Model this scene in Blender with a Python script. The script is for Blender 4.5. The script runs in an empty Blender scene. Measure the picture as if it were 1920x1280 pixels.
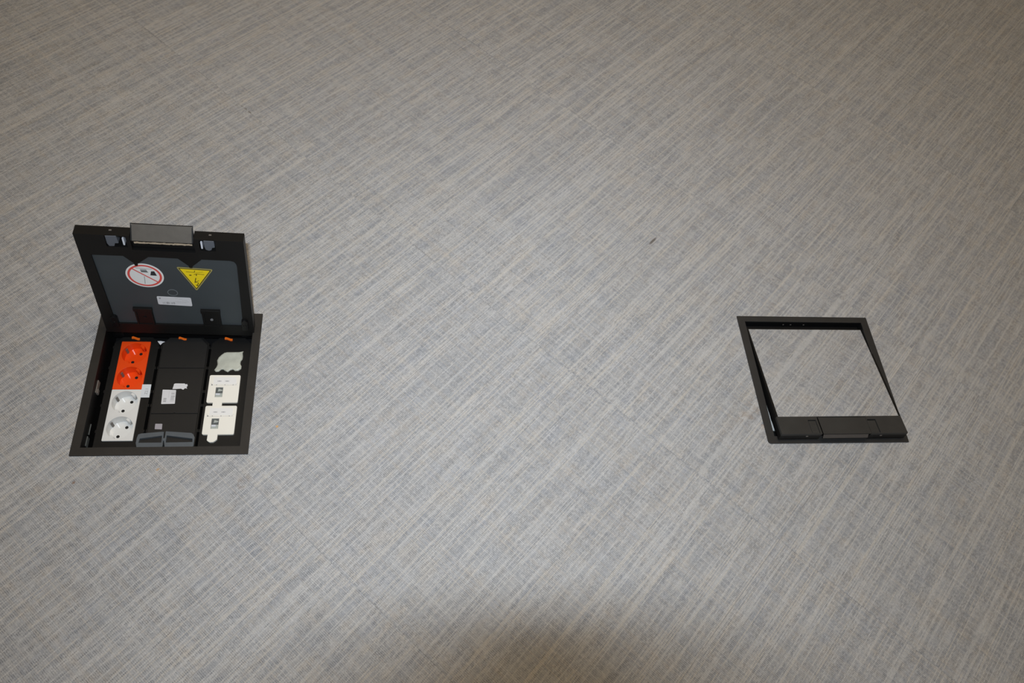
import bpy, bmesh, math, random
from mathutils import Matrix, Vector
from mathutils.geometry import tessellate_polygon

random.seed(4)
C = bpy.context.scene.collection
MM = 0.001

# ------------------------------------------------------------------ camera, world, lamps, exposure
PITCH, ROLL, CAM_H = 1.00342, 0.23878, 1.19758
R3 = Matrix.Rotation(math.pi / 2 - PITCH, 3, 'X') @ Matrix.Rotation(ROLL, 3, 'Z')
CAM_M = Matrix.Translation((0, 0, CAM_H)) @ R3.to_4x4()
cam_d = bpy.data.cameras.new('view')
cam_d.sensor_width = 36.0
cam_d.lens = 1530.3 / 1920 * 36.0
cam_d.clip_start = 0.01
cam = bpy.data.objects.new('view', cam_d)
cam.matrix_world = CAM_M
C.objects.link(cam)
bpy.context.scene.camera = cam

world = bpy.data.worlds.new('room_ambience')
bpy.context.scene.world = world
world.use_nodes = True
world.node_tree.nodes['Background'].inputs[0].default_value = (1.0, 0.84, 0.66, 1)
world.node_tree.nodes['Background'].inputs[1].default_value = 0.085


def area(name, mat, sx, sy, power, col, spread=math.pi):
    d = bpy.data.lights.new(name, 'AREA')
    d.shape = 'RECTANGLE'
    d.size, d.size_y, d.energy, d.color, d.spread = sx, sy, power, col, spread
    o = bpy.data.objects.new(name, d)
    o.matrix_world = mat
    C.objects.link(o)
    return o


# the pop-up flash of the photo camera, above and behind the front of its lens
FLASH = Vector((-0.004, 0.075, 0.112))
area('flash_light', CAM_M @ Matrix.Translation(FLASH) @ Matrix.Rotation(math.radians(-1), 4, 'Y') @ Matrix.Rotation(math.radians(4.5), 4, 'X'),
     0.040, 0.009, 6.6, (0.90, 1.0, 1.11), math.radians(100))
# warm ceiling lamp of the room, above the boxes
area('ceiling_lamp_light', Matrix.Translation((-0.02, 1.20, 2.7)), 1.2, 1.2, 24.0, (1.0, 0.795, 0.555))

vs = bpy.context.scene.view_settings
vs.view_transform = 'Standard'
vs.look = 'None'
vs.gamma = 1.0
vs.use_curve_mapping = False
vs.exposure = 0.0


# ------------------------------------------------------------------ materials
def mat(name, col, rough=0.5, spec=0.5, metal=0.0, var=0.12, scale=90.0, bump=0.0, coat=0.0, bscale=900.0, dust=0.0):
    m = bpy.data.materials.new(name)
    m.use_nodes = True
    nt = m.node_tree
    b = nt.nodes['Principled BSDF']
    b.inputs['Roughness'].default_value = rough
    b.inputs['Specular IOR Level'].default_value = spec
    b.inputs['Metallic'].default_value = metal
    b.inputs['Coat Weight'].default_value = coat
    tc = nt.nodes.new('ShaderNodeTexCoord')
    n = nt.nodes.new('ShaderNodeTexNoise')
    n.inputs['Scale'].default_value = scale
    n.inputs['Detail'].default_value = 4
    nt.links.new(tc.outputs['Object'], n.inputs['Vector'])
    mx = nt.nodes.new('ShaderNodeMix')
    mx.data_type = 'RGBA'
    lo = [max(0, c * (1 - var)) for c in col]
    hi = [min(1, c * (1 + var) + dust) for c in col]
    mx.inputs[6].default_value = (*lo, 1)
    mx.inputs[7].default_value = (*hi, 1)
    nt.links.new(n.outputs['Fac'], mx.inputs[0])
    nt.links.new(mx.outputs[2], b.inputs['Base Color'])
    if bump:
        n2 = nt.nodes.new('ShaderNodeTexNoise')
        n2.inputs['Scale'].default_value = bscale
        nt.links.new(tc.outputs['Object'], n2.inputs['Vector'])
        bp = nt.nodes.new('ShaderNodeBump')
        bp.inputs['Strength'].default_value = bump
        bp.inputs['Distance'].default_value = 0.0005
        nt.links.new(n2.outputs['Fac'], bp.inputs['Height'])
        nt.links.new(bp.outputs['Normal'], b.inputs['Normal'])
    return m


M = {
    'frame': mat('textured_black_plastic', (0.027, 0.0265, 0.026), 0.5, 0.35, bump=0.25, var=0.3, scale=25),
    'dusty_frame': mat('dusty_black_plastic', (0.0255, 0.0235, 0.0215), 0.5, 0.35, bump=0.25, var=0.35, scale=25),
    'black': mat('smooth_black_plastic', (0.006, 0.006, 0.0065), 0.38, 0.3, var=0.25, scale=40),
    'lid': mat('lid_black_plastic', (0.0062, 0.006, 0.0058), 0.5, 0.25, bump=0.1, var=0.25, scale=30),
    'lid_grey': mat('worn_black_plastic', (0.034, 0.0335, 0.032), 0.55, 0.35, bump=0.25, var=0.25, scale=30),
    'void': mat('dark_cavity_plastic', (0.004, 0.004, 0.0045), 0.5, 0.3),
    'rail': mat('matt_black_plastic', (0.0065, 0.0064, 0.0062), 0.5, 0.3, var=0.2, scale=40, bump=0.1),
    'blank': mat('blank_cover_plastic', (0.0125, 0.012, 0.0115), 0.55, 0.35, var=0.15, scale=40, bump=0.12),
    'panel': mat('dark_grey_sheet', (0.046, 0.055, 0.060), 0.5, 0.4, var=0.2, scale=14),
    'grey': mat('blue_grey_plastic', (0.100, 0.110, 0.128), 0.5, 0.4, var=0.08),
    'flap': mat('cable_flap_plastic', (0.085, 0.098, 0.110), 0.45, 0.45, var=0.2, scale=60),
    'handle': mat('dusty_grey_plastic', (0.088, 0.080, 0.069), 0.6, 0.3, var=0.3, scale=60, bump=0.15),
    'handle_dark': mat('handle_front_plastic', (0.078, 0.070, 0.064), 0.6, 0.3, var=0.15),
    'fringe': mat('carpet_edge_fringe', (0.42, 0.34, 0.25), 0.9, 0.1, var=0.55, scale=700),
    'chrome': mat('bright_steel', (0.72, 0.75, 0.82), 0.35, 0.6, metal=0.15),  # metal's shine put into a pale, mostly diffuse colour
    'steel': mat('dull_steel', (0.40, 0.41, 0.43), 0.4, 0.5, metal=0.6),
    'zinc': mat('galvanised_strip', (0.50, 0.53, 0.57), 0.45, 0.5),
    'orange': mat('orange_plastic', (0.86, 0.072, 0.008), 0.28, 0.45, var=0.03),
    'tab': mat('orange_tab_plastic', (0.90, 0.16, 0.012), 0.35, 0.45, var=0.05),
    'white': mat('white_plastic', (0.74, 0.74, 0.72), 0.28, 0.45, var=0.02),
    'cream': mat('cream_plastic', (0.86, 0.83, 0.75), 0.4, 0.4, var=0.02),
    'hole': mat('contact_hole', (0.012, 0.012, 0.012), 0.6, 0.2),
    'paper': mat('white_label_paper', (0.66, 0.66, 0.68), 0.6, 0.3, var=0.05),
    'bluepaper': mat('blue_white_label_tape', (0.66, 0.70, 0.74), 0.5, 0.3, var=0.05),
    'greypaper': mat('grey_label_paper', (0.36, 0.34, 0.37), 0.6, 0.3, var=0.1),
    'ink': mat('black_print', (0.03, 0.032, 0.035), 0.6, 0.3),
    'greyink': mat('grey_print', (0.30, 0.30, 0.31), 0.6, 0.3),
    'paleink': mat('pale_grey_print', (0.52, 0.52, 0.53), 0.6, 0.3),
    'signwhite': mat('sign_white', (0.80, 0.80, 0.78), 0.5, 0.4, var=0.03),
    'signred': mat('sign_red', (0.70, 0.085, 0.070), 0.5, 0.4, var=0.08),
    'signyellow': mat('sign_yellow', (0.88, 0.66, 0.010), 0.5, 0.4, var=0.05),
    'signedge': mat('sign_faded_edge', (0.36, 0.31, 0.10), 0.5, 0.4),
    'signink': mat('sign_black', (0.075, 0.055, 0.006), 0.5, 0.4),
    'mark': mat('scuffed_ring', (0.16, 0.18, 0.19), 0.5, 0.4),
    'putty': mat('yellowed_putty', (0.49, 0.50, 0.43), 0.45, 0.45, var=0.30, scale=75, bump=0.5, bscale=220),
    'wellorange': mat('glossy_orange_plastic', (0.86, 0.072, 0.008), 0.13, 0.6, var=0.03),
    'wellwhite': mat('glossy_white_plastic', (0.74, 0.74, 0.72), 0.13, 0.6, var=0.02),
    'clip': mat('dirty_steel', (0.15, 0.135, 0.12), 0.5, 0.4),
    'strip': mat('name_strip_paper', (0.82, 0.81, 0.79), 0.5, 0.4, var=0.02),
    'shutter': mat('jack_shutter', (0.10, 0.11, 0.11), 0.35, 0.5),
    'clear': mat('jack_clear_plastic', (0.42, 0.45, 0.42), 0.25, 0.5),
    'subfloor': mat('dark_adhesive_bed', (0.05, 0.047, 0.043), 0.9, 0.2),
    'camera': mat('camera_black', (0.02, 0.02, 0.02), 0.6, 0.3, bump=0.2),
    'glass': mat('lens_glass', (0.01, 0.01, 0.02), 0.05, 0.6),
    'diffuser': mat('flash_diffuser', (0.8, 0.8, 0.8), 0.4, 0.5),
}

BOX_A = 0.27165                      # direction of the floor boxes
WEAVE = BOX_A + math.pi / 4          # threads run at 45 degrees to the boxes
U0, V0, TILE = 192.0, 333.5, 500.0   # joints of the carpet tiles (mm, along and across the threads)


def carpet_material():
    m = bpy.data.materials.new('woven_vinyl_carpet')
    m.use_nodes = True
    nt = m.node_tree
    N, Lk = nt.nodes, nt.links
    bs = N['Principled BSDF']

    def val(x):
        return x

    def math_(op, a, b=None, c=None, clamp=False):
        n = N.new('ShaderNodeMath')
        n.operation = op
        n.use_clamp = clamp
        for i, x in enumerate((a, b, c)):
            if x is None:
                continue
            if isinstance(x, (int, float)):
                n.inputs[i].default_value = x
            else:
                Lk.new(x, n.inputs[i])
        return n.outputs[0]

    def comb(x, y, z=0.0):
        n = N.new('ShaderNodeCombineXYZ')
        for i, q in enumerate((x, y, z)):
            if isinstance(q, (int, float)):
                n.inputs[i].default_value = q
            else:
                Lk.new(q, n.inputs[i])
        return n.outputs[0]

    def white(vec):
        n = N.new('ShaderNodeTexWhiteNoise')
        n.noise_dimensions = '3D'
        Lk.new(vec, n.inputs['Vector'])
        return n

    def noise(vec, scale=1.0, detail=2.0, rough=0.5):
        n = N.new('ShaderNodeTexNoise')
        n.inputs['Scale'].default_value = scale
        n.inputs['Detail'].default_value = detail
        n.inputs['Roughness'].default_value = rough
        Lk.new(vec, n.inputs['Vector'])
        return n.outputs['Fac']

    def mix(f, a, b, mode='MIX'):
        n = N.new('ShaderNodeMix')
        n.data_type = 'RGBA'
        n.blend_type = mode
        for i, q in ((0, f), (6, a), (7, b)):
            if isinstance(q, tuple):
                n.inputs[i].default_value = (*q, 1)
            elif isinstance(q, (int, float)):
                n.inputs[i].default_value = q
            else:
                Lk.new(q, n.inputs[i])
        return n.outputs[2]

    def smooth(x, a, b):
        n = N.new('ShaderNodeMapRange')
        n.interpolation_type = 'SMOOTHSTEP'
        n.inputs[1].default_value = a
        n.inputs[2].default_value = b
        Lk.new(x, n.inputs[0])
        return n.outputs[0]

    geo = N.new('ShaderNodeNewGeometry')
    rot = N.new('ShaderNodeVectorRotate')
    rot.rotation_type = 'Z_AXIS'
    rot.inputs['Angle'].default_value = -WEAVE
    Lk.new(geo.outputs['Position'], rot.inputs['Vector'])
    sep = N.new('ShaderNodeSeparateXYZ')
    Lk.new(rot.outputs[0], sep.inputs[0])
    u = math_('MULTIPLY', sep.outputs[0], 1000.0)
    v = math_('MULTIPLY', sep.outputs[1], 1000.0)
    ti = math_('FLOOR', math_('DIVIDE', math_('SUBTRACT', u, U0), TILE))
    tj = math_('FLOOR', math_('DIVIDE', math_('SUBTRACT', v, V0), TILE))
    tseed = math_('ADD', math_('MULTIPLY', ti, 17.31), math_('MULTIPLY', tj, 5.77))
    PW, PF = 1.8, 2.55
    i = math_('FLOOR', math_('DIVIDE', v, PW))
    j = math_('FLOOR', math_('DIVIDE', u, PF))
    w1 = white(comb(i, tseed, 1.0))
    w2 = white(comb(i, tseed, 7.0))
    f1 = white(comb(j, tseed, 3.0))
    f2 = white(comb(j, tseed, 9.0))
    # slow drift of every thread along itself
    nw = noise(comb(math_('MULTIPLY', u, 0.036), math_('MULTIPLY', i, 5.3), tseed), 1.0, 2.0)
    nf = noise(comb(math_('MULTIPLY', j, 5.3), math_('MULTIPLY', v, 0.030), tseed), 1.0, 2.0)
    # woven patches, longer along the threads
    patch = noise(comb(math_('MULTIPLY', u, 0.030), math_('MULTIPLY', v, 0.125), tseed), 1.0, 3.0, 0.6)
    tint = noise(comb(math_('MULTIPLY', u, 0.020), math_('MULTIPLY', v, 0.05), math_('ADD', tseed, 40.0)), 1.0, 2.0, 0.5)
    # broad stripes running with the threads
    stripe = noise(comb(math_('MULTIPLY', u, 0.0045), math_('MULTIPLY', v, 0.115), math_('ADD', tseed, 60.0)), 1.0, 3.0, 0.65)
    st_ = math_('SUBTRACT', stripe, 0.5)
    # weft colour
    a = math_('ADD', math_('MULTIPLY', f1.outputs['Value'], 0.22), math_('MULTIPLY', nf, 0.40))
    a = math_('ADD', math_('ADD', math_('ADD', a, 0.18), math_('MULTIPLY', st_, 0.95)), math_('MULTIPLY', math_('SUBTRACT', patch, 0.5), 0.40))
    rampf = N.new('ShaderNodeValToRGB')
    els = rampf.color_ramp.elements
    els[0].position, els[0].color = 0.15, (0.275, 0.289, 0.312, 1)
    els[1].position, els[1].color = 0.90, (0.475, 0.470, 0.462, 1)
    e = els.new(0.50)
    e.color = (0.372, 0.379, 0.390, 1)
    Lk.new(a, rampf.inputs[0])
    weft = mix(math_('MULTIPLY', smooth(f2.outputs['Value'], 0.60, 0.95), 0.35), rampf.outputs[0], (0.43, 0.40, 0.365))
    weft = mix(smooth(tint, 0.52, 0.70), weft, (0.975, 0.99, 1.02), 'MULTIPLY')
    weft = mix(smooth(math_('SUBTRACT', 1.0, tint), 0.52, 0.70), weft, (1.035, 1.0, 0.955), 'MULTIPLY')
    pu = math_('ABSOLUTE', math_('SINE', math_('MULTIPLY', u, math.pi / PF)))
    pv = math_('ABSOLUTE', math_('SINE', math_('MULTIPLY', v, math.pi / PW)))
    # dark flecks between the weft ribs, strong in some bands and faint in others
    fl_ = white(comb(i, j, tseed))
    band = smooth(noise(comb(math_('MULTIPLY', u, 0.022), math_('MULTIPLY', v, 0.19), math_('ADD', tseed, 90.0)), 1.0, 2.0), 0.36, 0.62)
    gap = math_('MULTIPLY', math_('SUBTRACT', 1.0, math_('POWER', pu, 1.3)), smooth(fl_.outputs['Value'], 0.15, 0.75))
    gap = math_('MULTIPLY', gap, math_('ADD', 0.22, math_('MULTIPLY', band, 0.55)))
    weft = mix(gap, weft, (0.085, 0.092, 0.105))
    # warp threads lying on top
    s = math_('ADD', w1.outputs['Value'], math_('ADD', math_('MULTIPLY', math_('SUBTRACT', nw, 0.5), 1.05), math_('MULTIPLY', st_, 0.85)))
    s = math_('SUBTRACT', s, math_('MULTIPLY', math_('SUBTRACT', band, 0.5), 0.22))
    top = math_('MULTIPLY', smooth(s, 0.60, 0.86), math_('ADD', 0.35, math_('MULTIPLY', pv, 0.50)))
    wc = mix(smooth(w2.outputs['Value'], 0.45, 0.95), (0.500, 0.500, 0.495), (0.520, 0.488, 0.435))
    top = math_('MULTIPLY', top, math_('ADD', 0.72, math_('MULTIPLY', pu, 0.28)))
    col = mix(math_('MULTIPLY', top, 0.80), weft, wc)
    # single light weft threads crossing
    cr = math_('ADD', f2.outputs['Value'], math_('MULTIPLY', math_('SUBTRACT', nf, 0.5), 0.6))
    cross = math_('MULTIPLY', math_('SUBTRACT', 1.0, smooth(cr, 0.02, 0.09)), math_('MULTIPLY', pu, 0.38))
    col = mix(cross, col, (0.50, 0.50, 0.495))
    grain = white(comb(math_('ADD', math_('MULTIPLY', i, 2.0), math_('FLOOR', math_('DIVIDE', u, PF * 0.5))), j, tseed))
    gr = math_('ADD', 0.90, math_('MULTIPLY', grain.outputs['Value'], 0.20))
    col = mix(1.0, col, comb(gr, gr, gr), 'MULTIPLY')
    # dirt in the joints, walked in along a few stretches
    du = math_('ABSOLUTE', math_('SUBTRACT', math_('FRACT', math_('ADD', math_('DIVIDE', math_('SUBTRACT', u, U0), TILE), 0.5)), 0.5))
    dv = math_('ABSOLUTE', math_('SUBTRACT', math_('FRACT', math_('ADD', math_('DIVIDE', math_('SUBTRACT', v, V0), TILE), 0.5)), 0.5))
    dj = math_('MULTIPLY', math_('MINIMUM', du, dv), TILE)
    nd = noise(comb(math_('MULTIPLY', u, 0.012), math_('MULTIPLY', v, 0.012), 3.0), 1.0, 3.0)
    dirt = math_('MULTIPLY', math_('SUBTRACT', 1.0, smooth(dj, 0.25, 1.1)), smooth(nd, 0.50, 0.68))
    col = mix(math_('MULTIPLY', dirt, 0.30), col, (0.11, 0.095, 0.08))
    # brown stains and specks where the photograph shows them: world x, y (m), radius along threads and across (mm), colour, strength
    def stain(x, y, ru, rv, c, k, nz):
        nonlocal col
        cu = (x * math.cos(WEAVE) + y * math.sin(WEAVE)) * 1000
        cv = (-x * math.sin(WEAVE) + y * math.cos(WEAVE)) * 1000
        d = math_('ADD', math_('POWER', math_('DIVIDE', math_('SUBTRACT', u, cu), ru), 2.0),
                  math_('POWER', math_('DIVIDE', math_('SUBTRACT', v, cv), rv), 2.0))
        f = math_('SUBTRACT', 1.0, smooth(d, 0.2, 1.4))
        n_ = smooth(noise(comb(math_('MULTIPLY', u, nz), math_('MULTIPLY', v, nz), 11.0), 1.0, 3.0), 0.42, 0.62)
        f = math_('MULTIPLY', f, n_) if nz else f
        col = mix(math_('MULTIPLY', f, k), col, c)
    for st in STAINS:
        stain(*st)
    Lk.new(col, bs.inputs['Base Color'])
    bs.inputs['Roughness'].default_value = 0.55
    bs.inputs['Specular IOR Level'].default_value = 0.35
    h = math_('ADD', math_('MULTIPLY', pu, 0.5), math_('MULTIPLY', top, 0.6))
    bp = N.new('ShaderNodeBump')
    bp.inputs['Strength'].default_value = 0.35
    bp.inputs['Distance'].default_value = 0.0006
    Lk.new(h, bp.inputs['Height'])
    Lk.new(bp.outputs['Normal'], bs.inputs['Normal'])
    return m


STAINS = [
    (0.425, 0.735, 34, 16, (0.23, 0.16, 0.10), 0.34, 0.10),     # brown blotch left of the ajar floor box
    (0.452, 0.716, 8, 5, (0.42, 0.24, 0.11), 0.40, 0.20),
    (0.219, 1.064, 13, 2.4, (0.08, 0.06, 0.045), 0.75, 0.0),     # dark scuff on a joint
    (-0.625, 1.148, 3.0, 20, (0.11, 0.09, 0.06), 0.65, 0.12),
    (-0.345, 0.405, 16, 10, (0.22, 0.15, 0.10), 0.35, 0.12),
    (-0.327, 0.506, 2.4, 2.0, (0.60, 0.34, 0.12), 0.9, 0.0),
    (-0.470, 0.394, 3.0, 2.0, (0.50, 0.30, 0.12), 0.6, 0.0),
    (-0.575, 0.345, 2.6, 2.2, (0.20, 0.11, 0.06), 0.7, 0.0),
]
M['carpet'] = carpet_material()


# ------------------------------------------------------------------ mesh helpers (millimetres)
class B:
    def __init__(self):
        self.v, self.f, self.m = [], [], []

    def face(self, pts, mi=0):
        k = len(self.v)
        self.v += [tuple(p) for p in pts]
        self.f.append(tuple(range(k, k + len(pts))))
        self.m.append(mi)

    def prism(self, outer, z0, z1, holes=(), mi=0, mtop=None, flat=False):
        loops = [list(outer)] + [list(h) for h in holes]
        pts = [p for l in loops for p in l]
        tris = tessellate_polygon([[Vector((p[0], p[1], 0)) for p in l] for l in loops])
        k = len(self.v)
        n = len(pts)
        self.v += [(p[0], p[1], z1) for p in pts]
        if not flat:
            self.v += [(p[0], p[1], z0) for p in pts]
        for t in tris:
            self.f.append(tuple(k + q for q in t))
            self.m.append(mi if mtop is None else mtop)
            if not flat:
                self.f.append(tuple(k + n + q for q in reversed(t)))
                self.m.append(mi)
        if not flat:
            s = 0
            for l in loops:
                for q in range(len(l)):
                    a, b = s + q, s + (q + 1) % len(l)
                    self.f.append((k + a, k + b, k + n + b, k + n + a))
                    self.m.append(mi)
                s += len(l)

    def box(self, x0, x1, y0, y1, z0, z1, mi=0):
        self.prism([(x0, y0), (x1, y0), (x1, y1), (x0, y1)], z0, z1, mi=mi)

    def extrude_x(self, prof, x0, x1, mis=None, mi=0):
        # prof: list of (y, z); side faces may carry their own material
        n = len(prof)
        k = len(self.v)
        self.v += [(x0, p[0], p[1]) for p in prof] + [(x1, p[0], p[1]) for p in prof]
        for t in tessellate_polygon([[Vector((p[0], p[1], 0)) for p in prof]]):
            self.f.append(tuple(k + q for q in t))
            self.m.append(mi)
            self.f.append(tuple(k + n + q for q in reversed(t)))
            self.m.append(mi)
        for q in range(n):
            b = (q + 1) % n
            self.f.append((k + q, k + b, k + n + b, k + n + q))
            self.m.append(mis[q] if mis else mi)

    def cyl(self, cx, cy, z0, z1, r, n=24, mi=0, caps=True):
        ring = circ(cx, cy, r, n)
        k = len(self.v)
        self.v += [(x, y, z0) for x, y in ring] + [(x, y, z1) for x, y in ring]
        for q in range(n):
            b = (q + 1) % n
            self.f.append((k + q, k + b, k + n + b, k + n + q))
            self.m.append(mi)
        if caps:
            self.f.append(tuple(k + n + q for q in range(n)))
            self.f.append(tuple(k + q for q in reversed(range(n))))
            self.m += [mi, mi]


def circ(cx, cy, r, n=32, ry=None):
    return [(cx + r * math.cos(2 * math.pi * q / n), cy + (ry or r) * math.sin(2 * math.pi * q / n)) for q in range(n)]


def rrect(x0, x1, y0, y1, r=2.0, n=4, radii=None):
    rs = radii or (r, r, r, r)
    out = []
    for (cx, cy, a0, rr) in ((x0, y0, 180, rs[0]), (x1, y0, 270, rs[1]), (x1, y1, 0, rs[2]), (x0, y1, 90, rs[3])):
        px = cx + rr if cx == x0 else cx - rr
        py = cy + rr if cy == y0 else cy - rr
        if rr <= 0.01:
            out.append((cx, cy))
            continue
        for q in range(n + 1):
            a = math.radians(a0 + 90 * q / n)
            out.append((px + rr * math.cos(a), py + rr * math.sin(a)))
    return out


def rounded(poly, r, n=4):
    out = []
    k = len(poly)
    for i in range(k):
        p, a, b = Vector(poly[i]), Vector(poly[i - 1]), Vector(poly[(i + 1) % k])
        d1, d2 = (a - p).normalized(), (b - p).normalized()
        s, e = p + d1 * r, p + d2 * r
        for q in range(n + 1):
            t = q / n
            w = (1 - t) ** 2 * s + 2 * t * (1 - t) * p + t * t * e
            out.append((w.x, w.y))
    return out


def obj(name, b, mats, parent=None, mw=None, bevel=0.0, smooth=False, seg=2):
    me = bpy.data.meshes.new(name)
    me.from_pydata([(x * MM, y * MM, z * MM) for x, y, z in b.v], [], b.f)
    for q in (mats if isinstance(mats, (list, tuple)) else [mats]):
        me.materials.append(M[q])
    me.polygons.foreach_set('material_index', b.m)
    bm = bmesh.new()
    bm.from_mesh(me)
    bmesh.ops.remove_doubles(bm, verts=bm.verts, dist=1e-6)
    bmesh.ops.recalc_face_normals(bm, faces=bm.faces)
    bm.to_mesh(me)
    bm.free()
    o = bpy.data.objects.new(name, me)
    C.objects.link(o)
    if parent:
        o.parent = parent
    if mw is not None:
        o.matrix_local = mw
    if bevel:
        md = o.modifiers.new('soft_edges', 'BEVEL')
        md.width = bevel * MM
        md.segments = seg
        md.limit_method = 'ANGLE'
        md.angle_limit = math.radians(35)
    if smooth:
        for p in me.polygons:
            p.use_smooth = True
    return o


def empty(name, loc, rz, label, cat, group=None):
    o = bpy.data.objects.new(name, None)
    o.empty_display_size = 0.05
    o.location = loc
    o.rotation_euler = (0, 0, rz)
    C.objects.link(o)
    o['label'], o['category'] = label, cat
    if group:
        o['group'] = group
    return o


def text_mesh(b, body, size, mtx, mi=0):
    cu = bpy.data.curves.new('lettering', 'FONT')
    cu.body = body
    cu.size = size
    cu.align_x, cu.align_y = 'CENTER', 'CENTER'
    t = bpy.data.objects.new('lettering', cu)
    C.objects.link(t)
    bpy.context.view_layer.update()
    me = bpy.data.meshes.new_from_object(t)
    k = len(b.v)
    b.v += [tuple(mtx @ v.co) for v in me.vertices]
    for p in me.polygons:
        b.f.append(tuple(k + q for q in p.vertices))
        b.m.append(mi)
    bpy.data.objects.remove(t)
    bpy.data.meshes.remove(me)
    bpy.data.curves.remove(cu)


# ------------------------------------------------------------------ floor: dark bed and carpet tiles, cut out for the boxes
BOX1, BOX2 = (-600.1, 381.2), (461.6, 685.4)


def local_rect(org, x0, x1, y0, y1):
    c, s = math.cos(BOX_A), math.sin(BOX_A)
    return [(org[0] + c * x - s * y, org[1] + s * x + c * y) for x, y in ((x0, y0), (x1, y0), (x1, y1), (x0, y1))]


HOLES = [local_rect(o, 9.5, 247.5, 9.5, 248.5) for o in (BOX1, BOX2)]


def clip(poly, p, q, inside):
    out = []
    sgn = 1 if inside else -1
    d = lambda t: sgn * ((q[0] - p[0]) * (t[1] - p[1]) - (q[1] - p[1]) * (t[0] - p[0]))
    for k in range(len(poly)):
        a, b = poly[k - 1], poly[k]
        da, db = d(a), d(b)
        if da * db < 0:
            t = da / (da - db)
            out.append((a[0] + t * (b[0] - a[0]), a[1] + t * (b[1] - a[1])))
        if db >= 0:
            out.append(b)
    return out


def minus(polys, rect):
    res = []
    for poly in polys:
        piece = poly
        for k in range(4):
            p, q = rect[k], rect[(k + 1) % 4]
            o = clip(piece, p, q, False)
            if len(o) > 2:
                res.append(o)
            piece = clip(piece, p, q, True)
            if len(piece) < 3:
                break
    return res


cw, sw = math.cos(WEAVE), math.sin(WEAVE)


def uv_xy(u, v):
    return (u * cw - v * sw, u * sw + v * cw)


NU, NV = range(-4, 6), range(-5, 5)
fl = B()
u_lo, u_hi, v_lo, v_hi = U0 - 4 * TILE, U0 + 6 * TILE, V0 - 5 * TILE, V0 + 5 * TILE
fl.prism([uv_xy(u_lo, v_lo), uv_xy(u_hi, v_lo), uv_xy(u_hi, v_hi), uv_xy(u_lo, v_hi)], -12, -2.6, holes=HOLES)
floor = obj('floor', fl, 'subfloor')
floor['kind'] = 'structure'
G = 0.09
for iu in NU:
    for iv in NV:
        ua, va = U0 + iu * TILE + G, V0 + iv * TILE + G
        ub, vb = ua + TILE - 2 * G, va + TILE - 2 * G
        polys = [[uv_xy(ua, va), uv_xy(ub, va), uv_xy(ub, vb), uv_xy(ua, vb)]]
        for h in HOLES:
            polys = minus(polys, h)
        t = B()
        dz = random.uniform(-0.05, 0.05)
        for p in polys:
            t.prism(p, -2.6, dz)
        obj('carpet_tile', t, 'carpet', floor)

# the room round it, out of the frame
M['wall'] = mat('painted_plaster', (0.74, 0.70, 0.64), 0.85, 0.2, var=0.04, scale=3)
M['ceiling'] = mat('white_ceiling_board', (0.80, 0.78, 0.74), 0.9, 0.2, var=0.03, scale=3)
RH = 2800
for side, (a_, b_) in {'front': ((u_lo, v_lo), (u_lo, v_hi)), 'back': ((u_hi, v_lo), (u_hi, v_hi)),
                       'right': ((u_lo, v_lo), (u_hi, v_lo)), 'left': ((u_lo, v_hi), (u_hi, v_hi))}.items():
    b = B()
    th = 100
    (ua, va), (ub, vb) = a_, b_
    if ua == ub:
        o_ = -th if ua == u_lo else th
        pl = [uv_xy(ua, va), uv_xy(ub, vb), uv_xy(ub + o_, vb), uv_xy(ua + o_, va)]
    else:
        o_ = -th if va == v_lo else th
        pl = [uv_xy(ua, va), uv_xy(ub, vb), uv_xy(ub, vb + o_), uv_xy(ua, va + o_)]
    b.prism(pl, -12, RH)
    w_ = obj('wall_' + side, b, 'wall')
    w_['kind'] = 'structure'
b = B()
b.prism([uv_xy(u_lo, v_lo), uv_xy(u_hi, v_lo), uv_xy(u_hi, v_hi), uv_xy(u_lo, v_hi)], RH, RH + 60)
c_ = obj('ceiling', b, 'ceiling')
c_['kind'] = 'structure'

# ------------------------------------------------------------------ floor boxes
LW, LL = 229.5, 228.0


def lid_matrix(xa, yh, zh, t, sk, rl):
    def f(x, s, n):
        cr, sr = math.cos(rl), math.sin(rl)
        xx = x - LW / 2
        X, S = cr * xx + sr * s, -sr * xx + cr * s
        y = -S * math.cos(t) + n * math.sin(t)
        z = zh + S * math.sin(t) + n * math.cos(t)
        c, s_ = math.cos(sk), math.sin(sk)
        return Vector((xa + LW / 2 + c * X - s_ * y, yh + s_ * X + c * y, z))
    o = f(0, 0, 0)
    ex, es, en = f(1, 0, 0) - o, f(0, 1, 0) - o, f(0, 0, 1) - o
    m = Matrix.Identity(4)
    for r in range(3):
        m[r][0], m[r][1], m[r][2], m[r][3] = ex[r], -es[r], en[r], o[r] * MM
    return m


def S(pts):                          # (x, s) from the hinge -> lid mesh plane
    return [(x, -s) for x, s in pts]


def R_(x0, x1, s0, s1):
    return S([(x0, s0), (x1, s0), (x1, s1), (x0, s1)])


PANEL = [(14.9, 185.5), (58.2, 186.0), (70.2, 171.0), (71.0, 165.0), (74.8, 165.0), (75.6, 170.0), (93.0, 186.0), (133.4, 185.4),
         (146.6, 170.0), (147.6, 165.2), (151.4, 165.2), (152.3, 169.5), (166.8, 185.4), (207.0, 185.4), (212.5, 183.4), (215.0, 179.0), (216.0, 173.0),
         (213.0, 25.0), (18.0, 23.5)]


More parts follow.
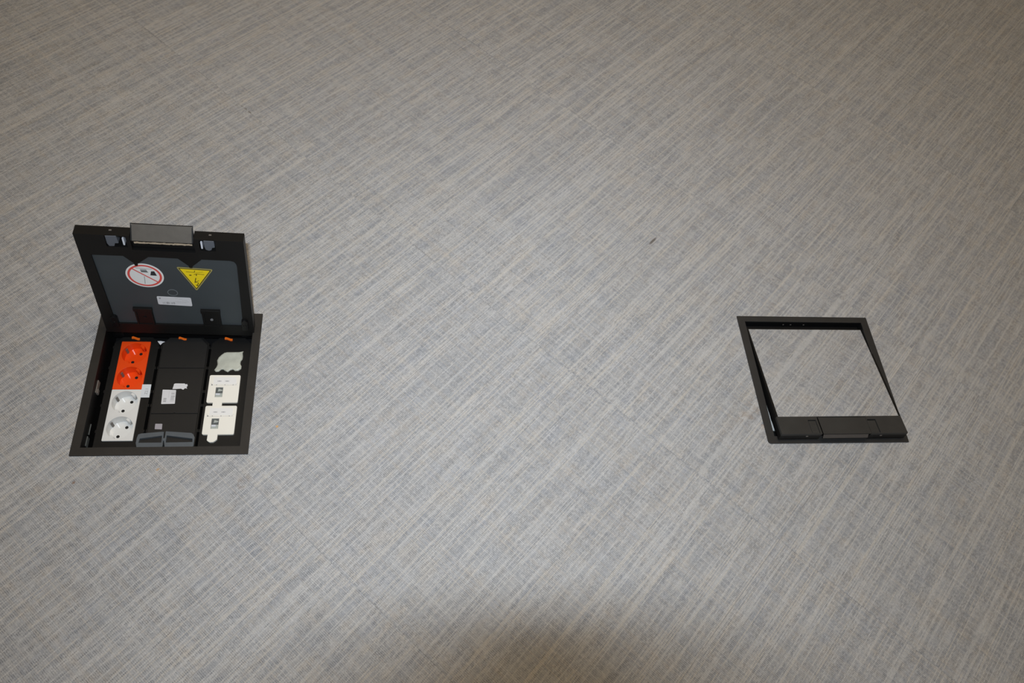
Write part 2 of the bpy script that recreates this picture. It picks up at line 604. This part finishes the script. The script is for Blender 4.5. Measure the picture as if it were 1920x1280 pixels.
def build_frame(root, material, radii):
    b = B()
    out = rrect(0, 257.2, 0, 256.8, n=5, radii=radii)
    inn = [(13.2, 13.2), (244, 13.2), (244, 245.2), (13.2, 245.2)]
    b.prism(out, -0.2, 2.2, holes=[inn])
    obj('frame', b, material, root, bevel=0.9)
    k = B()                           # skirt hanging inside the flange
    k.prism([(11, 11), (246.2, 11), (246.2, 247.2), (11, 247.2)], -50, 0.5, holes=[inn])
    obj('skirt', k, 'black', root)
    t = B()
    t.prism([(11, 11), (246.2, 11), (246.2, 247.2), (11, 247.2)], -52, -48)
    obj('tub_base', t, 'void', root)


def build_lid(root, mtx, opened, shell_mat):
    b = B()
    hx0, hx1 = (73.9, 160.2) if opened else (72.8, 162.6)
    # top face: front bar with the openings for handle and latches, slab under the carpet
    bar = [(0, 193.2), (LW, 193.2), (LW, LL), (hx1, LL), (hx1, 194.2), (hx0, 194.2), (hx0, LL), (0, LL)]
    slots = [[(54.8, 200.2), (69.4, 200.2), (69.4, 226.6), (54.8, 226.6)], [(163.8, 199.6), (179.6, 199.6), (179.6, 226.6), (163.8, 226.6)]]
    b.prism(S(bar), -5, 0, holes=[S(q) for q in slots], mi=1)
    for q in slots:
        b.prism(S(q), -5, -3)
    b.prism(S([(0, 0), (LW, 0), (LW, 193.2), (0, 193.2)]), -5, -2.6)
    for rect in ((0, 3.4, 0, 193.2), (LW - 3.4, LW, 0, 193.2), (3.4, LW - 3.4, 0, 1.6)):
        b.prism(R_(*rect), -2.6, 0)
    # underside rim around the grey sheet, with pockets for latches and handle
    rx0, rx1 = (73.9, 160.2) if opened else (72, 161.5)
    rim = [(0, 0), (LW, 0), (LW, LL), (rx1, LL), (rx1, 199.5), (rx0, 199.5), (rx0, LL), (0, LL)]
    p1 = [(40.5, 204.5), (68.5, 204.5), (68.5, 226), (40.5, 226)]
    p2 = [(167.5, 204.5), (189.5, 204.5), (189.5, 225.5), (167.5, 225.5)]
    b.prism(S(rim), -17, -5, holes=[S(PANEL), S(p1), S(p2)])
    lid = obj('lid', b, ['lid', shell_mat], root, mw=mtx, bevel=0.5)
    lid['label'] = 'black lid standing wide open' if opened else 'black lid slightly ajar with carpet inlay'
    c = B()
    c.prism(R_(3.5, LW - 3.5, 1.7, 193.1), -2.6, -0.3)
    obj('carpet_inlay', c, 'carpet', lid)
    p = B()
    p.prism(S(PANEL), -14, -12.5)
    obj('cover_sheet', p, 'panel', lid)
    h = B()
    if opened:
        prof = [(200, -0.2), (238.2, -0.2), (238.2, -2.2), (219.0, -17.0), (216.6, -17.0), (232, -3.2), (200, -3.2)]
        h.extrude_x([(-s, n) for s, n in prof], 75.5, 158.5, mis=[0, 0, 1, 0, 0, 0, 0])
        # raised border round the grey face
        for x0, x1 in ((74.6, 76.4), (157.6, 159.4)):
            h.extrude_x([(-s, n) for s, n in [(238.2, -0.2), (239.2, -1.2), (220, -18), (218, -17), (234, -3)]], x0, x1)
        hd = obj('handle', h, ['lid', 'handle'], lid, bevel=0.3)
        hd['label'] = 'dusty grey pull handle tilted out of the lid edge'
        st = B()
        n = 26
        for q in range(n):
            x = 78.5 + q * (79.0 / n)
            st.box(x, x + 79.0 / n + 0.1, -(217.2 + random.uniform(-0.3, 0.5)), -(214.6 + random.uniform(-0.5, 0.4)), -17.4, -16.2)
        obj('fringe', st, 'fringe', lid)
        dk = B()
        dk.prism(R_(74, 160, 200, 214), -12, -10)
        obj('handle_bay', dk, 'void', lid)
    else:
        prof = [(195.2, 0.1), (228.6, 0.1), (228.9, -1.4), (226, -3.2), (195.2, -3.2)]
        h.extrude_x([(-s, n) for s, n in prof], hx0 + 1.9, hx1 - 0.3, mis=[1, 0, 0, 0, 0])
        prof = [(227.6, -1.2), (228.8, -1.4), (232.2, -8.0), (229.6, -8.4)]
        h.extrude_x([(-s, n) for s, n in prof], hx0 + 2.2, 157.2, mis=[0, 2, 0, 0])
        hd = obj('handle', h, ['lid', 'lid_grey', 'handle_dark'], lid, bevel=0.35)
    for x0, x1 in ((55.9, 68.9), (164.4, 178.6)):
        l = B()
        l.prism(R_(x0, x1, 201.6, 226.0), -3.5, -0.7)
        obj('latch_slider', l, 'lid_grey', lid, bevel=0.5)
    for pts, nub in ((((41.8, 227.0), (56.6, 227.6), (57.6, 212.5), (52.6, 212.2), (51.0, 206.4), (44.0, 206.0), (41.8, 211.5)), (64.4, 0)),
                     (((174.0, 226.5), (188.4, 226.4), (188.6, 213.0), (184.8, 212.4), (183.4, 207.5), (179.5, 205.8), (175.4, 207.5), (174.0, 213.5)), (170.4, 0))):
        l = B()
        l.prism(S(pts), -17.6, -6)
        lt = obj('latch', l, 'grey', lid, bevel=0.6)
        lt['label'] = 'grey latch'
        pn = B()
        x = nub[0]
        pn.prism(rounded(R_(x - 1.2, x + 1.2, 208.2, 223.2), 1.2), -16.4, -8)
        pi = obj('latch_pin', pn, 'chrome', lid, bevel=0.7)
        pi['label'] = 'bright metal latch pin'
    for x0, x1 in ((50.4, 77.6), (151.3, 179.9)):
        k = B()
        k.prism(R_(x0, x1, 21.5, 57.5), -16.0, -12.5)
        k.prism(R_(x0 - 0.6, x1 + 0.6, 57.5, 64.5), -18.4, -12.5)
        k.prism(R_(x0 + 0.5, x0 + 3.0, 21.5, 57.5), -17.4, -12.5)
        k.prism(R_(x1 - 3.0, x1 - 0.5, 21.5, 57.5), -17.4, -12.5)
        obj('hinge_bracket', k, 'lid', lid, bevel=0.4)
        sc = B()
        sc.cyl((x0 + x1) / 2, -40, -17.0, -15.8, 2.4, 12)
        obj('screw', sc, 'steel' if (opened and x0 > 100) else 'lid', lid)
    for x0, x1 in ((12.6, 22.5), (211.6, 221.2)):
        k = B()
        k.prism(S([(x0, 18), (x1, 18), (x1, 40), (x1 - 3, 43.5), (x0 + 3, 43.5), (x0, 40)]), -20.5, -12.5)
        k.cyl((x0 + x1) / 2, -30, -21.2, -20.4, 2.6, 12)
        obj('hinge_arm', k, 'black', lid, bevel=0.5)
    for x in (47.5, 182.5):
        sc = B()
        for q in range(1):
            sc.extrude_x([(-LL - 0.7, -6.2), (-LL + 0.3, -6.2), (-LL + 0.3, -8.2), (-LL - 0.7, -8.2)], x - 1.8, x + 1.8)
        obj('edge_screw', sc, 'clip', lid)
    return lid


def stroke(b, pts, w, z, mi):
    for (x0, y0), (x1, y1) in zip(pts, pts[1:]):
        dx, dy = x1 - x0, y1 - y0
        l = math.hypot(dx, dy)
        nx, ny = -dy / l * w / 2, dx / l * w / 2
        b.prism([(x0 + nx, y0 + ny), (x1 + nx, y1 + ny), (x1 - nx, y1 - ny), (x0 - nx, y0 - ny)], z, z, mi=mi, flat=True)


# ---- the open box on the left
box1 = empty('floor_box', (BOX1[0] * MM, BOX1[1] * MM, 0), BOX_A,
             'black floor box standing wide open with orange and white power sockets inside', 'floor box', 'black floor boxes set into the carpet')
build_frame(box1, 'dusty_frame', (0.6, 0.6, 0.6, 0.6))
lid1 = build_lid(box1, lid_matrix(16.4, 233.4, -1.7, 1.6609, 0.0164, 0.0565), True, 'lid')

# prints on the inside of the open lid (flat stickers, upside down because the lid stands open)
b = B()
cx, cs = 80.2, 140.6
b.prism(S(circ(cx, cs, 26.8, 48)), -14.05, -14.35, mi=0)
b.prism(S(circ(cx, cs, 24.2, 48)), 0, -14.45, holes=[S(circ(cx, cs, 21.0, 48))], mi=1, flat=True)
b.prism(S([(69.5, 158.6), (93.0, 156.6), (92.0, 154.9), (70.5, 156.2)]), 0, -14.40, mi=4, flat=True)
b.prism(S([(75.6, 154.8), (84.6, 154.6), (84.9, 151.2), (75.9, 151.0)]), 0, -14.42, mi=3, flat=True)
b.prism(S([(76.0, 151.0), (84.9, 151.2), (86.4, 148.0), (76.6, 148.4)]), 0, -14.42, mi=5, flat=True)
b.prism(S([(90.6, 151.0), (95.2, 151.4), (97.6, 141.2), (88.2, 141.9)]), 0, -14.42, mi=2, flat=True)
stroke(b, S([(79.3, 139.4), (78.6, 130.0), (77.6, 121.6)]), 0.9, -14.42, 3)
stroke(b, S([(64.4, 155.6), (97.6, 126.2)]), 2.0, -14.50, 1)
pr = obj('prohibition_sticker', b, ['signwhite', 'signred', 'ink', 'greyink', 'paleink', 'shutter'], lid1)
pr['label'] = 'round white sticker with red ring and slash'
b = B()
tri = [(127.6, 163.4), (180.2, 160.8), (150.6, 109.2)]


def inset(p, k):
    gx, gy = sum(q[0] for q in p) / 3, sum(q[1] for q in p) / 3
    return [(gx + (q[0] - gx) * k, gy + (q[1] - gy) * k) for q in p]


b.prism(S(rounded(tri, 3.6)), -14.05, -14.35, mi=2)
b.prism(S(rounded(inset(tri, 0.90), 1.6)), 0, -14.40, mi=1, flat=True)
b.prism(S(rounded(inset(tri, 0.81), 0.8)), 0, -14.45, mi=0, flat=True)
z = -14.5
for pts, w in (([(140.4, 153.6), (152.6, 152.8), (153.4, 157.2)], 0.9), ([(153.6, 152.0), (165.0, 154.6)], 0.5), ([(151, 147.9), (156.0, 149.6), (166.2, 148.4)], 0.9),
               ([(144.2, 146.0), (147.4, 145.8)], 2.2), ([(154.8, 149.6), (154.5, 145.0)], 1.3), ([(153.0, 140.0), (151.6, 134.0), (150.4, 128.6)], 1.3),
               ([(157.0, 134.0), (151.6, 130.4)], 0.9), ([(151.6, 130.4), (155.6, 128.6), (152.6, 121.6)], 1.1), ([(154.6, 123.6), (152.4, 121.0), (151.6, 125.2)], 0.8)):
    stroke(b, S(pts), w, z, 1)
tr = obj('warning_sticker', b, ['signyellow', 'signink', 'signedge'], lid1)
tr['label'] = 'yellow triangular electrical warning sticker'
b = B()
b.prism(S(rounded([(89.2, 92.4), (139.6, 91.2), (139.4, 70.6), (89.0, 72.6)], 2.4)), -14.05, -14.3, mi=0)
b.prism(R_(92.2, 94.6, 86.2, 89.4), 0, -14.4, mi=2, flat=True)
for q in range(13):
    w = random.choice((0.5, 0.8, 1.1))
    b.prism(R_(96 + q * 1.5, 96 + q * 1.5 + w, 74.2, 78.6 + random.uniform(0, 1.5)), 0, -14.4, mi=random.choice((2, 3)), flat=True)
for (xa, xb, s) in ((116, 120, 88.5), (121.5, 126, 86.2), (126, 134, 84.4), (115, 136, 80.6), (117, 132, 78.4)):
    x = xa
    while x < xb:
        w = random.uniform(0.7, 1.8)
        b.prism(R_(x, min(x + w, xb), s, s + 1.2), 0, -14.4, mi=3, flat=True)
        x += w + 0.5
tp = obj('type_label', b, ['paper', 'ink', 'greyink', 'paleink'], lid1)
tp['label'] = 'white printed label'
b = B()
b.prism(S(circ(114.3, 102.4, 7.6, 32)), -14.0, -14.2, holes=[S(circ(114.3, 102.4, 6.6, 32))])
obj('moulded_ring', b, 'mark', lid1)

# inside of the tub: carriers, blank covers, tabs
carr = []
for x0, x1 in ((19.5, 89.6), (94.4, 170.4), (174.2, 238.6)):
    b = B()
    y0, y1, c = 19, 226, 11
    b.prism([(x0, y0), (x1, y0), (x1, y1 - c), (x1 - c, y1), (x0 + c, y1), (x0, y1 - c)], -48, -27.2,
            holes=[circ(54.3, yy, 19.9, 32) for yy in (58.8, 103.8, 148.8, 193.8)] if x0 < 50 else ())
    for yy in (52, 97, 122, 166, 205):     # small snap-in lugs along both edges
        b.box(x0 - 1.6, x0 + 0.2, yy, yy + 5, -33, -28.2)
        b.box(x1 - 0.2, x1 + 1.6, yy, yy + 5, -33, -28.2)
    carr.append(obj('module_carrier', b, 'rail', box1, bevel=0.5))
for (y0, y1, top) in ((20.5, 82.6, 0), (83.7, 165.8, 0), (166.9, 223.6, 1)):
    b = B()
    x0, x1 = 96.6, 168.0
    if top:
        pl = [(x0, y0), (x1, y0), (x1, y1 - 13), (x1 - 12, y1), (x0 + 9, y1), (x0, y1 - 11)]
    else:
        pl = [(x0, y0), (130.8, y0), (130.8, y0 + 1.0), (133.6, y0 + 1.0), (133.6, y0), (x1, y0), (x1, y1), (x0, y1)]
    b.prism(pl, -27.2, -25.4)
    obj('blank_cover', b, 'blank', box1, bevel=0.35)
for x0 in (45.6, 120.0, 194.3):
    b = B()
    b.prism([(x0, 225.8), (x0 + 3, 225.9), (x0 + 10.5, 222.9), (x0 + 13, 222.9), (x0 + 13, 219.6), (x0 + 9.5, 219.4), (x0 + 3.2, 222.0), (x0, 221.9)], -27, -24)
    tb = obj('release_tab', b, 'tab', box1, bevel=0.5)
    tb['label'] = 'bright orange tab'
b = B()
b.box(15, 242, 229, 243, -34, -14)
b.box(20, 34, 226, 243, -24, -6)
b.box(222, 237, 226, 243, -24, -6)
obj('hinge_rail', b, 'black', box1, bevel=0.8)
b = B()
b.box(13.2, 15.0, 112, 134, -17, -8)
b.box(15.0, 16.4, 112, 120, -17, -11)
cl = obj('wall_clip', b, 'clip', box1, bevel=0.4)
cl['label'] = 'dull metal clip on the side wall'
b = B()
b.box(13.2, 14.4, 24, 40, -24, -15)
b.box(13.2, 14.4, 44, 62, -20, -18)
obj('wall_bracket', b, 'shutter', box1, bevel=0.3)  # added grey plates standing in for a reflection on the glossy side wall


def double_socket(y0, material, label, root=None, dx=0.0):
    root = root or box1
    x0, x1, zt = 31.6 + dx, 77.0 + dx, -24.9
    b = B()
    cs_ = [(54.3 + dx, y0 + 22.6), (54.3 + dx, y0 + 67.6)]
    holes = [circ(c[0], c[1], 19.4, 40) for c in cs_]
    b.prism(rrect(x0, x1, y0 + 0.15, y0 + 89.9, 0.8, 2), -27.2, zt, holes=holes)
    p = obj('double_socket', b, material, root, bevel=0.35)
    p['label'] = label
    for c in cs_:
        w = B()
        n = 40
        r0, r1, zb = 19.4, 18.6, zt - 16.5
        top, bot = circ(c[0], c[1], r0, n), circ(c[0], c[1], r1, n)
        for q in range(n):
            k = (q + 1) % n
            w.face([(*top[q], zt - 0.4), (*top[k], zt - 0.4), (*bot[k], zb), (*bot[q], zb)])
        ax = math.radians(56)
        d = (math.cos(ax), math.sin(ax))
        pins = [(c[0] + s * 9.5 * d[0], c[1] + s * 9.5 * d[1]) for s in (-1, 1)]
        w.prism(circ(c[0], c[1], 18.7, n), 0, zb, holes=[circ(pp[0], pp[1], 2.6, 14) for pp in pins], flat=True)
        # two moulded keys in the wall of the well
        for s in (-1, 1):
            kx, ky = c[0] + s * 17.6 * d[0], c[1] + s * 17.6 * d[1]
            px, py = -d[1] * 2.6, d[0] * 2.6
            ox, oy = d[0] * s * 1.8, d[1] * s * 1.8
            w.prism([(kx + px - ox, ky + py - oy), (kx + px + ox, ky + py + oy), (kx - px + ox, ky - py + oy), (kx - px - ox, ky - py - oy)], zb, zt - 1.4)
        sw_ = obj('socket_well', w, 'well' + material, p)
        for pl_ in sw_.data.polygons:
            pl_.use_smooth = len(pl_.vertices) == 4 and abs(pl_.normal.z) < 0.3 and pl_.area < 8e-5
        for pp in pins:
            h = B()
            h.cyl(pp[0], pp[1], zb - 5, zb - 0.3, 2.9, 14)
            obj('contact_hole', h, 'hole', p)
        for s in (-1, 1):                                    # earth clips across the pin axis
            e = B()
            kx, ky = c[0] - s * 17.2 * d[1], c[1] + s * 17.2 * d[0]
            px, py = d[0] * 2.0, d[1] * 2.0
            ox, oy = -d[1] * s * 1.2, d[0] * s * 1.2
            e.prism([(kx + px, ky + py), (kx + px + ox, ky + py + oy), (kx - px + ox, ky - py + oy), (kx - px, ky - py)], zb - 0.5, zt - 4.0)
            obj('earth_clip', e, 'clip', p, bevel=0.4)


double_socket(36.2, 'white', 'white double power socket')
double_socket(126.2, 'orange', 'orange double power socket')

b = B()
b.prism([(76.2, 135.2), (90.0, 135.2), (90.4, 111.5), (76.6, 111.5)], -24.9, -24.5, mi=0)
text_mesh(b, 'Z2.1', 6.2, Matrix.Translation((84.6, 122.6, -24.42)) @ Matrix.Rotation(math.pi / 2, 4, 'Z'), mi=1)
tg = obj('circuit_tag', b, ['bluepaper', 'greyink'], box1)
tg['label'] = 'pale blue-white tag beside the sockets'
b = B()
b.prism(rounded([(108.6, 126.0), (129.4, 125.2), (130.8, 100.4), (110.0, 100.0)], 1.0), -25.4, -25.1, mi=0)
for q in range(7):
    b.box(122.6 + random.uniform(0, 0.8), 129.2 - random.uniform(0, 1.2), 104.6 + q * 2.75, 105.5 + q * 2.75 + random.uniform(0, 0.5), -25.1, -25.05, mi=random.choice((1, 2)))
for q in range(5):
    b.box(119.0, 119.8, 111.5 + q * 2.4, 113.0 + q * 2.4, -25.1, -25.05, mi=2)
for q in range(3):
    b.box(112.3, 116.8, 104.0 + q * 2.6, 105.3 + q * 2.6, -25.1, -25.05, mi=1)
lb = obj('printed_label', b, ['paper', 'greyink', 'paleink'], box1)
lb['label'] = 'small white printed label'
b = B()
b.prism([(123.6, 127.0), (124.8, 136.6), (127, 137.4), (141, 137.2), (142.6, 135.6), (144.8, 136.4), (146.2, 133.6), (144.8, 130.2), (146.0, 127.8), (142.6, 128.6),
         (140.2, 125.8), (136.4, 127.8), (130, 127.2)], -25.4, -25.1)
tl = obj('torn_label', b, 'paper', box1)
tl['label'] = 'torn white label remnant'
b = B()
b.prism(rounded([(106.4, 65.2), (117.0, 65.0), (117.6, 55.4), (106.8, 55.8)], 0.8), -25.4, -25.15)
gl = obj('small_label', b, 'greypaper', box1)
gl['label'] = 'small grey sticker'

# cable outlet flap at the front edge: two hinged grey loops
for side in (0, 1):
    b = B()
    if side == 0:
        out = [(92.0, 14.2), (128.6, 14.2), (129.2, 19), (128.8, 24), (127.8, 40.6), (126.0, 40.8), (96, 38.2), (91.0, 36.4), (89.8, 31.0), (89.6, 22.0)]
        hole = [(93.4, 22.6), (126.6, 22.6), (126.0, 34.2), (94.2, 29.6)]
    else:
        out = [(132.6, 14.2), (172.2, 14.2), (174.2, 17), (174.0, 31.6), (171.6, 36.0), (168.6, 38.2), (133.6, 41.2), (130.4, 41.4), (130.2, 24)]
        hole = [(133.0, 22.6), (172.0, 23.0), (171.4, 28.8), (132.8, 34.4)]
    b.prism(out, -7.5, -2.6, holes=[hole])
    b.prism(out, -8.0, -7.4, mi=1)
    fp = obj('cable_flap', b, ['flap', 'blank'], box1, bevel=0.9)
    fp['label'] = 'grey cable outlet flap'
b = B()
b.cyl(129.7, 27.5, -10, -1.8, 2.4, 16)
obj('flap_pivot', b, 'flap', box1, bevel=0.4)

# data outlets in the right-hand column
for (y0, tx) in ((101.6, 0), (45.2, 1)):
    b = B()
    x0, x1, y1 = 179.0, 227.6, y0 + 50.6
    t0, t1 = (189.2, 203.6) if tx == 0 else (188.0, 203.0)
    yb = y0 - 5.9 if tx == 0 else y0 - 11.4
    if tx == 0:
        tab = [(t0, y0), (t0, yb), (t1, yb), (t1, y0)]
    else:
        tab = [(t0, y0), (t0 - 0.2, yb + 1.5), (t0 + 2.2, yb - 0.6), (t0 + 4.5, yb - 1.8), (t0 + 9.5, yb - 1.6), (t1 - 2.2, yb + 0.8), (t1, yb + 3.2), (t1, y0)]
    r = rrect(x0, x1, y0, y1, 2.4, 4)
    # bottom edge runs from lower-left to lower-right corner: splice the tab in
    left, rest = r[:5], r[5:]
    jx0, jx1, jy0, jy1 = 191.0, 202.4, y0 + 10.0, y0 + 28.2
    b.prism(left + tab + rest, -27.2, -23.8, holes=[[(jx0, jy0), (jx1, jy0), (jx1, jy1), (jx0, jy1)]])
    dp = obj('data_outlet', b, 'cream', box1, bevel=0.6)
    dp['label'] = 'cream data outlet plate with one jack'
    s = B()
    s.box(jx0, jx1, jy0, jy1, -30, -27, mi=0)                          # back of the opening
    s.prism([(jx0 + 0.4, jy1 - 0.3), (jx1 - 0.2, jy1 - 0.3), (jx1 - 0.2, jy0 + 8.6), (jx0 + 2.0, jy0 + 7.8)], -27, -25.2, mi=0)
    s.prism([(jx0 + 4.2, jy1 - 2.2), (jx1 - 1.0, jy1 - 4.4), (jx1 - 1.0, jy0 + 12.0), (jx0 + 3.2, jy0 + 10.6)], -25.2, -24.7, mi=1)
    s.box(jx0 + 0.3, jx1 - 0.3, jy0 + 0.3, jy0 + 7.6, -27, -24.6, mi=1)
    s.box(jx0 + 0.6, jx1 - 4.0, jy0 + 4.2, jy0 + 7.2, -24.6, -24.2, mi=2)
    obj('jack', s, ['shutter', 'clear', 'chrome'], dp, bevel=0.25)
    l = B()
    l.prism(rrect(186.2, 222.0, y0 + 33.8, y0 + 46.6, 0.8, 2), -23.8, -23.55, mi=0)
    for gx in (192.0, 204.2):                                          # two faint groups of characters
        for q in range(4):
            l.prism([(gx + q * 1.75, y0 + 38.2), (gx + q * 1.75 + 1.2, y0 + 38.2), (gx + q * 1.75 + 1.2, y0 + 40.2), (gx + q * 1.75, y0 + 40.2)], 0, -23.5, mi=1 if q in (1, 2) else 2, flat=True)
    for (xa, xb, ya, w) in ((184.4, 223.0, y0 + 31.6, 0.5),):
        l.prism([(xa, ya), (xb, ya + 0.4), (xb, ya + 0.9), (xa, ya + 0.5)], 0, -23.7, mi=2, flat=True)
    for gx in (184.2, 191.4, 204.6, 217.4):
        l.prism(circ(gx, y0 + 32.4, 0.85 if gx > 190 else 1.2, 8), 0, -23.68, mi=1, flat=True)
    stroke(l, [(184.4, y0 + 31.8), (183.0, y0 + 35.6)], 0.6, -23.68, 2)
    stroke(l, [(221.0, y0 + 32.2), (224.2, y0 + 36.0)], 0.4, -23.68, 2)
    nl = obj('name_strip', l, ['strip', 'greyink', 'paleink'], dp)

# ---- the box on the right, lid ajar
box2 = empty('floor_box', (BOX2[0] * MM, BOX2[1] * MM, 0), BOX_A,
             'black floor box with its carpet-topped lid only slightly ajar', 'floor box', 'black floor boxes set into the carpet')
build_frame(box2, 'frame', (5.5, 0.6, 0.6, 0.6))
build_lid(box2, lid_matrix(16.3, 234.35, -4.49, 0.116, 0.003, 0.0), False, 'lid_grey')
b = B()
b.box(14, 243, 236, 244.5, -30, -12)
obj('hinge_rail', b, 'black', box2, bevel=0.6)
b = B()
b.prism([(14, 16), (84, 16), (84, 226), (14, 226)], -48, -27.2, holes=[circ(48.3, yy, 19.9, 32) for yy in (58.8, 103.8)])
obj('module_carrier', b, 'rail', box2, bevel=0.5)
double_socket(36.2, 'white', 'white power socket glimpsed through the gap beside the lid', box2, -6.0)
for x in (92.4, 106.8, 132.8):
    b = B()
    b.extrude_x([(245.3, -6.8), (244.6, -6.8), (244.6, -8.4), (245.3, -8.4)], x - 1.2, x + 1.2)
    obj('edge_screw', b, 'clip', box2)

# ------------------------------------------------------------------ loose things inside the open box


def at_box1(x, y, z):
    c, s = math.cos(BOX_A), math.sin(BOX_A)
    return ((BOX1[0] + c * x - s * y) * MM, (BOX1[1] + s * x + c * y) * MM, z * MM)


def tag(o, label, cat):
    o['label'], o['category'] = label, cat
    return o


gum = [(186.5, 181), (188.5, 187), (192.5, 192.0), (196.5, 195.8), (201, 197.0), (212, 197.2), (222, 197.4), (227.6, 199.0), (226.2, 195.5), (227.4, 189), (227.0, 183), (224.6, 179), (224.8, 174),
       (227.0, 170), (226.6, 165), (222.5, 161.5), (217.5, 161.0), (214, 163.8), (210, 162.6), (206, 159.0), (202, 160.8), (198.0, 164.0), (195.0, 163.2), (191.5, 159.8), (187, 159.4), (184.0, 162.6), (186.5, 167.0), (188.0, 173)]
cxg, cyg = 207.0, 179.0
b = B()
rings = [(1.0, 0.0), (1.0, 1.8), (0.955, 3.0), (0.87, 3.5)]
n = len(gum)
for ri, (k, zz) in enumerate(rings):
    b.v += [((x - cxg) * k, (y - cyg) * k, zz + (random.uniform(-0.5, 0.5) if ri > 2 else 0)) for x, y in gum]
for ri in range(len(rings) - 1):
    for q in range(n):
        k = (q + 1) % n
        b.f.append((ri * n + q, ri * n + k, (ri + 1) * n + k, (ri + 1) * n + q))
        b.m.append(0)
b.f.append(tuple((len(rings) - 1) * n + q for q in range(n)))
b.f.append(tuple(reversed(range(n))))
b.m += [0, 0]
g = obj('putty_lump', b, 'putty')
g.location = at_box1(cxg, cyg, -27.2)
g.rotation_euler = (0, 0, BOX_A)
for p in g.data.polygons:
    p.use_smooth = len(p.vertices) == 4
tag(g, 'flat ragged lump of yellowed putty above the two cream data outlets', 'putty')
b = B()
b.prism([(-5.8, 3.2), (-1, 3.8), (5.9, 3.0), (2.2, 0.4), (-0.4, -3.6), (-3.2, -0.4)], 0, 0.5)
g = obj('paper_scrap', b, 'paper')
g.location = at_box1(92.8, 214.4, -26.6)
g.rotation_euler = (0.1, 0.12, BOX_A)
tag(g, 'tiny white paper scrap right of the orange socket', 'paper')

# ------------------------------------------------------------------ the photographer's camera (above and behind the view; its lens shades the flash)
root = bpy.data.objects.new('photo_camera', None)
root.matrix_world = CAM_M
root.empty_display_size = 0.05
C.objects.link(root)
tag(root, 'black photo camera with raised flash, held above the carpet', 'camera')
b = B()
n = 40
prof = [(0, 36.5), (10, 36.5), (12, 33), (38, 33), (40, 35), (66, 35), (68, 31.5), (82, 31.5)]
for (za, ra), (zb, rb) in zip(prof, prof[1:]):
    A_, B_ = circ(0, 0, ra, n), circ(0, 0, rb, n)
    for q in range(n):
        k = (q + 1) % n
        b.face([(*A_[q], za + 1), (*A_[k], za + 1), (*B_[k], zb + 1), (*B_[q], zb + 1)])
b.prism(circ(0, 0, 36.5, n), 1.0, 1.0, holes=[circ(0, 0, 27, n)], flat=True)
lens = obj('lens_barrel', b, 'camera', root)
b = B()
b.cyl(0, 0, 6, 8, 27.2, n)
obj('front_glass', b, 'glass', lens)
b = B()
b.prism([(-62, -46), (-58, -49), (58, -49), (62, -46), (62, 30), (54, 36), (24, 40), (14, 52), (-14, 52), (-24, 40), (-54, 36), (-62, 30)], 82, 128)
b.prism(rrect(38, 63, -46, 28, 8), 58, 84)
obj('body', b, 'camera', root, bevel=2.0)
b = B()
b.prism(rrect(-26, 26, 66, 84, 3), 116, 130)
b.box(-24, -19, 50, 68, 116, 126)
b.box(19, 24, 50, 68, 116, 126)
fh = obj('flash_head', b, 'camera', root, bevel=1.0)
b = B()
b.box(-21, 21, 69, 81, 114, 116.4)
obj('flash_window', b, 'diffuser', fh)
